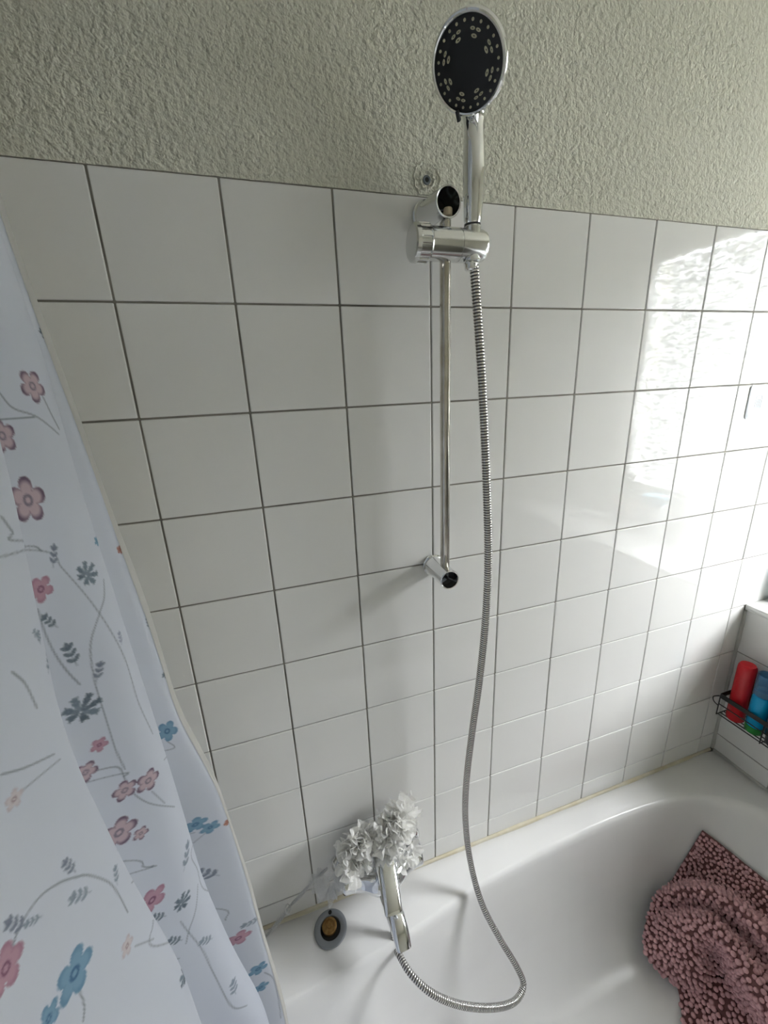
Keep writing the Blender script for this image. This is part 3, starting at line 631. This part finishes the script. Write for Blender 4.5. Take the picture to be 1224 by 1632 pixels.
cell = np.linalg.norm(np.cross(du, dv), axis=2)[:-1, :-1].ravel(); pick = rng.choice(len(cell), 26000, p=cell / cell.sum()); seen = {}
for q in pick:
    x = q // (NJ - 1) + rng.uniform(); y = q % (NJ - 1) + rng.uniform(); x = min(max(x, 0.5), NI - 1.5); y = min(max(y, 0.5), NJ - 1.5)
    p = bil(surf, x, y); key = tuple((p // 0.009).astype(int)); flat = x < 16; dmin = 0.0078 if flat else 0.0092
    if any(np.linalg.norm(p - o) < dmin for a in (-1, 0, 1) for b in (-1, 0, 1) for c in (-1, 0, 1) for o in seen.get((key[0] + a, key[1] + b, key[2] + c), ())): continue
    seen.setdefault(key, []).append(p)
    n = bil(nrm, x, y); n /= np.linalg.norm(n); n = n + rng.normal(size=3) * 0.16 + np.array([0, 0, -0.12]); n /= np.linalg.norm(n); _, a, b = axes(n)
    sc = rng.uniform(0.85, 1.15) * (0.80 if flat else 1.0)
    PV.append(p + n * 0.0035 * sc + sc * (iv[:, :1] * a * 0.0055 + iv[:, 1:2] * b * 0.0055 + iv[:, 2:] * n * 0.0062)); PF.append(ifc + cnt); cnt += len(iv)
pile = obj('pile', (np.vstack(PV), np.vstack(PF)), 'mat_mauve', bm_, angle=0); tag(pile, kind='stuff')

# ------------------------------------------------------------------ shower curtain
hem_px = [(0, 310), (60, 480), (100, 600), (129, 674), (189, 838), (235, 969), (270, 1074), (294, 1150), (335, 1219), (361, 1286), (391, 1377), (413, 1463), (436, 1531), (455, 1610)]
f1_px = [(0, 383), (39, 479), (72, 581), (99, 680), (137, 816), (167, 900), (194, 991), (226, 1088), (253, 1174), (289, 1290), (319, 1400), (372, 1520), (418, 1600)]
f2_px = [(0, 745), (35, 880), (62, 1000), (98, 1200), (143, 1286), (177, 1350), (207, 1410), (240, 1470), (278, 1538), (316, 1632)]
def yhem(z): return float(np.interp(z, [0.30, 0.55, 0.85, 1.2, 2.0], [-0.185, -0.162, -0.150, -0.122, -0.10]))
def at_hem(a, b):
    y = -0.12
    for _ in range(12): y = 0.5 * y + 0.5 * yhem(at(a, b, 1, y)[2])
    return at(a, b, 1, y)
def guide(px, y):
    P = np.array([at(a, b, 1, y) if y is not None else at_hem(a, b) for a, b in px]); o = np.argsort(P[:, 2]); z, x = P[o, 2], P[o, 0]
    s0 = (x[3] - x[0]) / (z[3] - z[0]); s1 = (x[-1] - x[-4]) / (z[-1] - z[-4])
    z = np.r_[z[0] - 1, z, z[-1] + 1]; x = np.r_[x[0] - s0 * 0.3, x, x[-1] + s1 * 0.6]
    def f(q):
        q = np.asarray(q, float); w = np.array([-0.05, -0.025, 0, 0.025, 0.05]); return np.mean([np.interp(q + k, z, x) for k in w], axis=0)
    return f
YH, Y1, Y2 = -0.10, -0.205, -0.335
gh, g1_, g2_ = guide(hem_px, None), guide(f1_px, Y1), guide(f2_px, Y2)
ZTOP, ZBOT = 2.32, 0.28
zz = np.r_[np.linspace(ZBOT, 0.38, 20, endpoint=False), np.arange(0.38, 1.93, 0.0014), np.linspace(1.93, ZTOP, 60)]
def section(z):
    xh, x1, x2 = float(gh(z)), float(g1_(z)), float(g2_(z)); k = np.clip((2.1 - z) / 1.4, 0.35, 1.15)
    lowk = max(0.0, (0.62 - z))
    P = [(xh, YH), (xh - 0.012 * k, -0.118), (min(xh, x1) - 0.055 * k, -0.140), (x1 - 0.050 * k, -0.165), (x1 - 0.006, -0.190), (x1, Y1), (x1 - 0.016 * k, -0.232), (min(x1, x2) - 0.082 * k, -0.270), (x2 - 0.050 * k, -0.305), (x2 - 0.003, -0.325), (x2, Y2), (x2 - 0.008, -0.365), (x2 - 0.022, -0.41), (x2 - 0.030, -0.46), (x2 - 0.036, -0.505), (x2 - 0.055, -0.55), (x2 - 0.05, -0.60)]
    yh = yhem(z); P = [(x, Y1 + (y - Y1) * (yh - Y1) / (YH - Y1) if y > Y1 else y) for x, y in P]
    return np.array([(x, y, z) for x, y in P])
ref = resample(spline(section(1.2), 800), 0.0005)
SU = np.linspace(0, 1, 420) ** 1.0
NS = 17
uu = np.r_[np.linspace(0, 12.4, 400), np.linspace(12.4, 16, 30)[1:]]          # spline parameter, fine where it shows
def cm(P, s):
    Qp = np.vstack([2 * P[0] - P[1], P, 2 * P[-1] - P[-2]]); i = np.minimum(s.astype(int), len(P) - 2); t = (s - i)[:, None]
    p0, p1, p2, p3 = Qp[i], Qp[i + 1], Qp[i + 2], Qp[i + 3]
    return 0.5 * ((2 * p1) + (p2 - p0) * t + (2 * p0 - 5 * p1 + 4 * p2 - p3) * t * t + (3 * p1 - p0 - 3 * p2 + p3) * t ** 3)
# even out the spacing along the cloth
c0_ = cm(section(1.2), np.linspace(0, 16, 4000)); cl = np.r_[0, np.cumsum(np.linalg.norm(np.diff(c0_, axis=0), axis=1))]
l_split = np.interp(13.0, np.linspace(0, 16, 4000), cl)
ul = np.r_[np.arange(0, l_split, 0.0014), np.linspace(l_split, cl[-1], 30)]
us = np.interp(ul, cl, np.linspace(0, 16, 4000))
CUR = np.array([cm(section(z), us) for z in zz])                                  # NZ x NU x 3
NZ, NUc = CUR.shape[:2]
CUR[:, :, 0] += 0.0012 * np.sin(zz[:, None] * 23 + us[None] * 1.1) * np.sin(us[None] * 0.9 + 2)
# coordinates on the cloth, metres
UU = np.broadcast_to(ul[None, :], (NZ, NUc)); VV = np.broadcast_to(zz[:, None], (NZ, NUc))
colr = np.empty((NZ, NUc, 3)); colr[:] = (0.68, 0.715, 0.79)
PXY, PDEP = project(CUR.reshape(-1, 3)); PXY = PXY.reshape(NZ, NUc, 2); PDEP = PDEP.reshape(NZ, NUc)
sub = (slice(None, None, 3), slice(None, None, 2)); sx_, sd_, su_, sv_ = PXY[sub], PDEP[sub], UU[sub], VV[sub]
def uv_of(x, y):
    d2 = (sx_[..., 0] - x) ** 2 + (sx_[..., 1] - y) ** 2; near = d2 < max(16.0, d2.min() + 6.0)
    k = np.argmin(np.where(near, sd_, 9.0)); return su_.flat[k], sv_.flat[k], sd_.flat[k]
def window(u, v, r):
    j0, j1 = np.searchsorted(ul, u - r), np.searchsorted(ul, u + r); i0, i1 = np.searchsorted(zz, v - r), np.searchsorted(zz, v + r)
    return slice(max(i0, 0), i1), slice(max(j0, 0), j1)
def blend(sl_, mask, c):
    m_ = np.clip(mask, 0, 1)[..., None]; colr[sl_] = colr[sl_] * (1 - m_) + np.array(c) * m_
def soft(d, w=0.0011): return np.clip(0.5 - d / w, 0, 1)
def flower(u, v, r, kind, rot):
    w_ = window(u, v, r * 1.15); du_, dv_ = UU[w_] - u, VV[w_] - v
    if du_.size == 0: return
    rho = np.hypot(du_, dv_); ph = np.arctan2(dv_, du_) + rot; pet = np.abs(np.cos(2.5 * ph)); R_ = r * (0.50 + 0.5 * pet ** 0.6)
    d = rho - R_
    A = {'pink': ((0.58, 0.44, 0.48), (0.16, 0.115, 0.17), (0.22, 0.20, 0.24)), 'rose': ((0.52, 0.30, 0.37), (0.34, 0.17, 0.25), (0.22, 0.10, 0.16)),
         'blue': ((0.20, 0.36, 0.50), (0.13, 0.26, 0.40), (0.07, 0.16, 0.28)), 'pale': ((0.66, 0.60, 0.62), (0.50, 0.44, 0.50), (0.35, 0.25, 0.28)), 'orange': ((0.45, 0.20, 0.14), (0.3, 0.12, 0.1), (0.2, 0.1, 0.1))}[kind]
    blend(w_, soft(d) * 0.92, A[0])
    band = np.clip((rho / np.maximum(R_, 1e-6) - 0.68) / 0.2, 0, 1) * (0.5 + 0.5 * pet) * soft(d)
    blend(w_, band * (0.95 if kind == 'pink' else 0.5), A[1])
    blend(w_, soft(np.abs(rho - r * 0.2) - r * 0.07) * 0.85, A[2])
def leaflet(u, v, L, wd, ang, c, al=0.9):
    w_ = window(u, v, L); du_, dv_ = UU[w_] - u, VV[w_] - v
    if du_.size == 0: return
    p = du_ * math.cos(ang) + dv_ * math.sin(ang); q = -du_ * math.sin(ang) + dv_ * math.cos(ang); s = p / L
    hw_ = wd * np.sqrt(np.clip(np.sin(np.pi * np.clip(s, 0, 1)), 0, 1)); ok = (s > 0) & (s < 1)
    blend(w_, np.where(ok, soft(np.abs(q) - hw_), 0) * al, c)
DK = [(0.16, 0.20, 0.24), (0.22, 0.25, 0.32), (0.28, 0.33, 0.40), (0.35, 0.38, 0.48)]
def sprig(u, v, r, ang, c, n=2):
    stem([(u - math.cos(ang) * r, v - math.sin(ang) * r), (u + math.cos(ang) * r * 0.6, v + math.sin(ang) * r * 0.6)], c, 0.0003)
    for k in range(n):
        t = -0.6 + 1.1 * k / max(1, n - 1)
        for s in (-1, 1): leaflet(u + math.cos(ang) * r * t, v + math.sin(ang) * r * t, r * 0.62, r * 0.15, ang + s * 0.7, c)
    leaflet(u + math.cos(ang) * r * 0.5, v + math.sin(ang) * r * 0.5, r * 0.7, r * 0.18, ang, c)
def parsley(u, v, r, ang, c):
    for a, L in ((0, 1.0), (0.75, 0.95), (-0.75, 0.95), (1.5, 0.8), (-1.5, 0.8), (2.4, 0.5), (-2.4, 0.5)):
        cc = np.array(c) * rng.uniform(0.85, 1.35); leaflet(u + math.cos(ang + a) * r * 0.06, v + math.sin(ang + a) * r * 0.06, r * L * 0.95, r * 0.13, ang + a, cc)
        for t, s in ((0.45, 1), (0.45, -1), (0.7, 1), (0.7, -1)):
            leaflet(u + math.cos(ang + a) * r * L * t, v + math.sin(ang + a) * r * L * t, r * 0.30, r * 0.07, ang + a + s * 0.6, cc)
def stem(pts, c, w=0.00045):
    pts = np.array(pts, float)
    if len(pts) > 2: pts = spline(np.c_[pts, np.zeros(len(pts))], 8 * len(pts))[:, :2]
    for a, b in zip(pts[:-1], pts[1:]):
        L = np.linalg.norm(b - a)
        if L < 1e-6 or L > 0.12: continue
        cn = (a + b) / 2; w_ = window(cn[0], cn[1], L / 2 + 0.004); P_ = np.stack([UU[w_] - a[0], VV[w_] - a[1]], -1)
        if P_.size == 0: continue
        t = np.clip((P_ @ (b - a)) / L ** 2, 0, 1); dd = np.linalg.norm(P_ - t[..., None] * (b - a), axis=-1); blend(w_, soft(dd - w, 0.0018) * 0.85, c)
STEMS = [[(0, 627), (22, 648), (60, 668), (95, 690)], [(0, 670), (30, 667), (58, 667)], [(67, 635), (85, 662), (96, 685)], [(0, 820), (20, 848), (35, 862), (66, 876), (100, 905), (140, 955), (180, 1010), (203, 1060), (222, 1115), (246, 1170)],
 [(0, 893), (25, 880), (45, 874), (66, 876)], [(168, 925), (167, 950), (158, 982), (148, 1015), (147, 1050), (155, 1100), (168, 1140), (185, 1190), (200, 1230)], [(63, 970), (75, 1010), (95, 1050), (112, 1075), (130, 1092)],
 [(20, 1070), (40, 1090), (58, 1130)], [(0, 1235), (40, 1220), (86, 1200)], [(35, 1260), (95, 1213)], [(150, 1230), (185, 1222), (200, 1237), (215, 1262), (240, 1280), (282, 1285)], [(145, 1265), (185, 1236), (200, 1237)], [(246, 1262), (266, 1282)],
 [(190, 1355), (205, 1375), (230, 1382), (250, 1380)], [(212, 1405), (225, 1390), (248, 1380)], [(22, 1510), (30, 1480), (60, 1435), (90, 1410), (120, 1397), (145, 1395), (175, 1408), (195, 1430), (205, 1455)], [(127, 1575), (133, 1600), (134, 1628)], [(217, 1507), (248, 1497)],
 [(245, 1465), (258, 1505), (288, 1530)], [(310, 1330), (309, 1350), (318, 1385), (335, 1420), (352, 1450), (362, 1470)], [(331, 1327), (312, 1345)], [(318, 1408), (315, 1450), (305, 1480), (298, 1505)], [(290, 1470), (322, 1512), (342, 1550), (360, 1590), (377, 1609), (396, 1603)],
 [(425, 1548), (438, 1560), (444, 1590), (450, 1625)], [(268, 1182), (272, 1195), (264, 1210)], [(228, 1083), (266, 1080)], [(190, 960), (222, 960)], [(386, 1478), (395, 1475), (410, 1462)]]
for s in STEMS:
    q = [uv_of(*p)[:2] for p in s]; stem(q, (0.24, 0.27, 0.31))
for x, y, r, k, ro in [(55, 614, 25, 'pink', 0.3), (3, 692, 27, 'pink', 1.0), (47, 795, 37, 'pink', 0.8), (137, 1232, 17, 'pink', 0.2), (200, 1260, 17, 'pink', 0.9), (239, 1245, 18, 'pink', 0.4), (190, 1330, 25, 'pink', 0.5), (228, 1330, 11, 'pink', 0.2),
                       (66, 942, 22, 'rose', 0.2), (244, 1437, 22, 'rose', 1.1), (382, 1497, 13, 'rose', 0.5), (13, 1540, 34, 'rose', 0.4), (269, 1163, 18, 'blue', 0.2), (313, 1314, 12, 'blue', 0.7), (337, 1318, 10, 'blue', 0.1), (117, 1550, 34, 'blue', 0.3),
                       (80, 1622, 22, 'blue', 0.9), (414, 1546, 11, 'blue', 0.2), (419, 1575, 9, 'blue', 0.6), (157, 860, 8, 'blue', 0.2), (192, 874, 7, 'orange', 0.5), (22, 1276, 16, 'pale', 0.6), (204, 1510, 14, 'pale', 0.2), (158, 1190, 12, 'rose', 0.2), (366, 1310, 5, 'orange', 0)]:
    u, v, d = uv_of(x, y); flower(u, v, r * d / FPX * 1.05, k, ro)
for x, y, r, a in [(138, 915, 26, 2.6), (132, 1135, 32, 2.2), (292, 1442, 19, 2.8), (297, 1553, 20, 1.6)]:
    u, v, d = uv_of(x, y); parsley(u, v, r * d / FPX, a, DK[0])
for x, y, r, a, c in [(88, 885, 15, 1.9, 1), (80, 990, 14, 1.0, 0), (118, 1045, 18, 1.4, 0), (160, 1070, 13, 2.0, 1), (113, 1382, 15, 1.4, 1), (130, 1425, 18, 0.9, 2), (25, 1475, 20, 1.2, 1), (52, 1465, 13, 0.8, 2), (300, 1365, 16, 2.2, 2), (282, 1500, 12, 1.0, 0),
                      (333, 1500, 11, 1.0, 2), (375, 1575, 12, 1.7, 2), (195, 1018, 9, 1.7, 3), (78, 1055, 14, 1.9, 2), (257, 1460, 12, 0.9, 0), (186, 1395, 12, 1.9, 2), (54, 480, 10, 1.9, 0), (76, 540, 12, 1.2, 0), (238, 992, 8, 1.7, 2), (268, 1078, 9, 0.8, 0), (284, 1108, 7, 1.2, 1), (331, 1395, 14, 1.0, 1), (405, 1470, 9, 0.4, 2), (65, 1015, 9, 1.6, 2), (60, 1010, 8, 1.2, 2)]:
    u, v, d = uv_of(x, y); sprig(u, v, 1.2 * r * d / FPX, a, DK[c], 3)
for k in range(36):                                                             # the print goes on where the photograph does not reach
    u, v = rng.uniform(l_split * 0.8, cl[-1]), rng.uniform(ZBOT, ZTOP)
    if l_split * 0.8 < u < l_split and 0.9 < v < 1.6: continue
    (flower(u, v, rng.uniform(0.009, 0.016), ['pink', 'blue', 'rose'][k % 3], 0.3) if k % 2 else parsley(u, v, 0.016, rng.uniform(0, 6), DK[1]))
nv = NZ * NUc; idx = np.arange(nv).reshape(NZ, NUc)
quads = np.stack([idx[:-1, :-1], idx[:-1, 1:], idx[1:, 1:], idx[1:, :-1]], -1).reshape(-1, 4)
co = np.array([CUR[0, 0, 0], -0.4, ZBOT])
me = bpy.data.meshes.new('shower_curtain'); me.vertices.add(nv); me.vertices.foreach_set('co', (CUR.reshape(-1, 3) - co).astype(np.float32).ravel())
me.loops.add(quads.size); me.loops.foreach_set('vertex_index', quads.astype(np.int32).ravel()); me.polygons.add(len(quads))
me.polygons.foreach_set('loop_start', np.arange(0, quads.size, 4, dtype=np.int32)); me.update(calc_edges=True); me.validate()
me.polygons.foreach_set('use_smooth', np.ones(len(quads), bool)); me.materials.append(MATS['curtain_fabric'])
ca = me.color_attributes.new('print', 'FLOAT_COLOR', 'POINT'); ca.data.foreach_set('color', np.c_[colr.reshape(-1, 3), np.ones(nv)].astype(np.float32).ravel())
cur = bpy.data.objects.new('shower_curtain', me); link(cur); cur.location = co; BASE[cur] = co
tag(cur, 'sheer white shower curtain printed with blue and pink flowers, hanging in folds', 'curtain')
st = CUR[::12]; V = []; F = []
wj = np.searchsorted(ul, [0.0, 0.002, 0.0045, 0.007, 0.009])
for k, P in enumerate(st):
    for q, j in enumerate(wj): V.append(P[j] + np.array([0.0014 if q in (1, 3) else 0.0007, -0.0004, 0]))
for k in range(len(st) - 1):
    for q in range(len(wj) - 1): a = k * 5 + q; F.append((a, a + 1, a + 6, a + 5))
obj('hem', (np.array(V), F), 'curtain_hem', cur, angle=0)
rod = thing('curtain_rod', 'white curtain rod carrying the flowered shower curtain', 'rod', (-0.06, -0.38, ZTOP))
xr = float(np.mean(CUR[-1, :, 0]))
obj('tube', tube([(xr, -0.004, ZTOP + 0.012), (xr, -1.0, ZTOP + 0.012)], 0.011, 20), 'frame_white', rod)
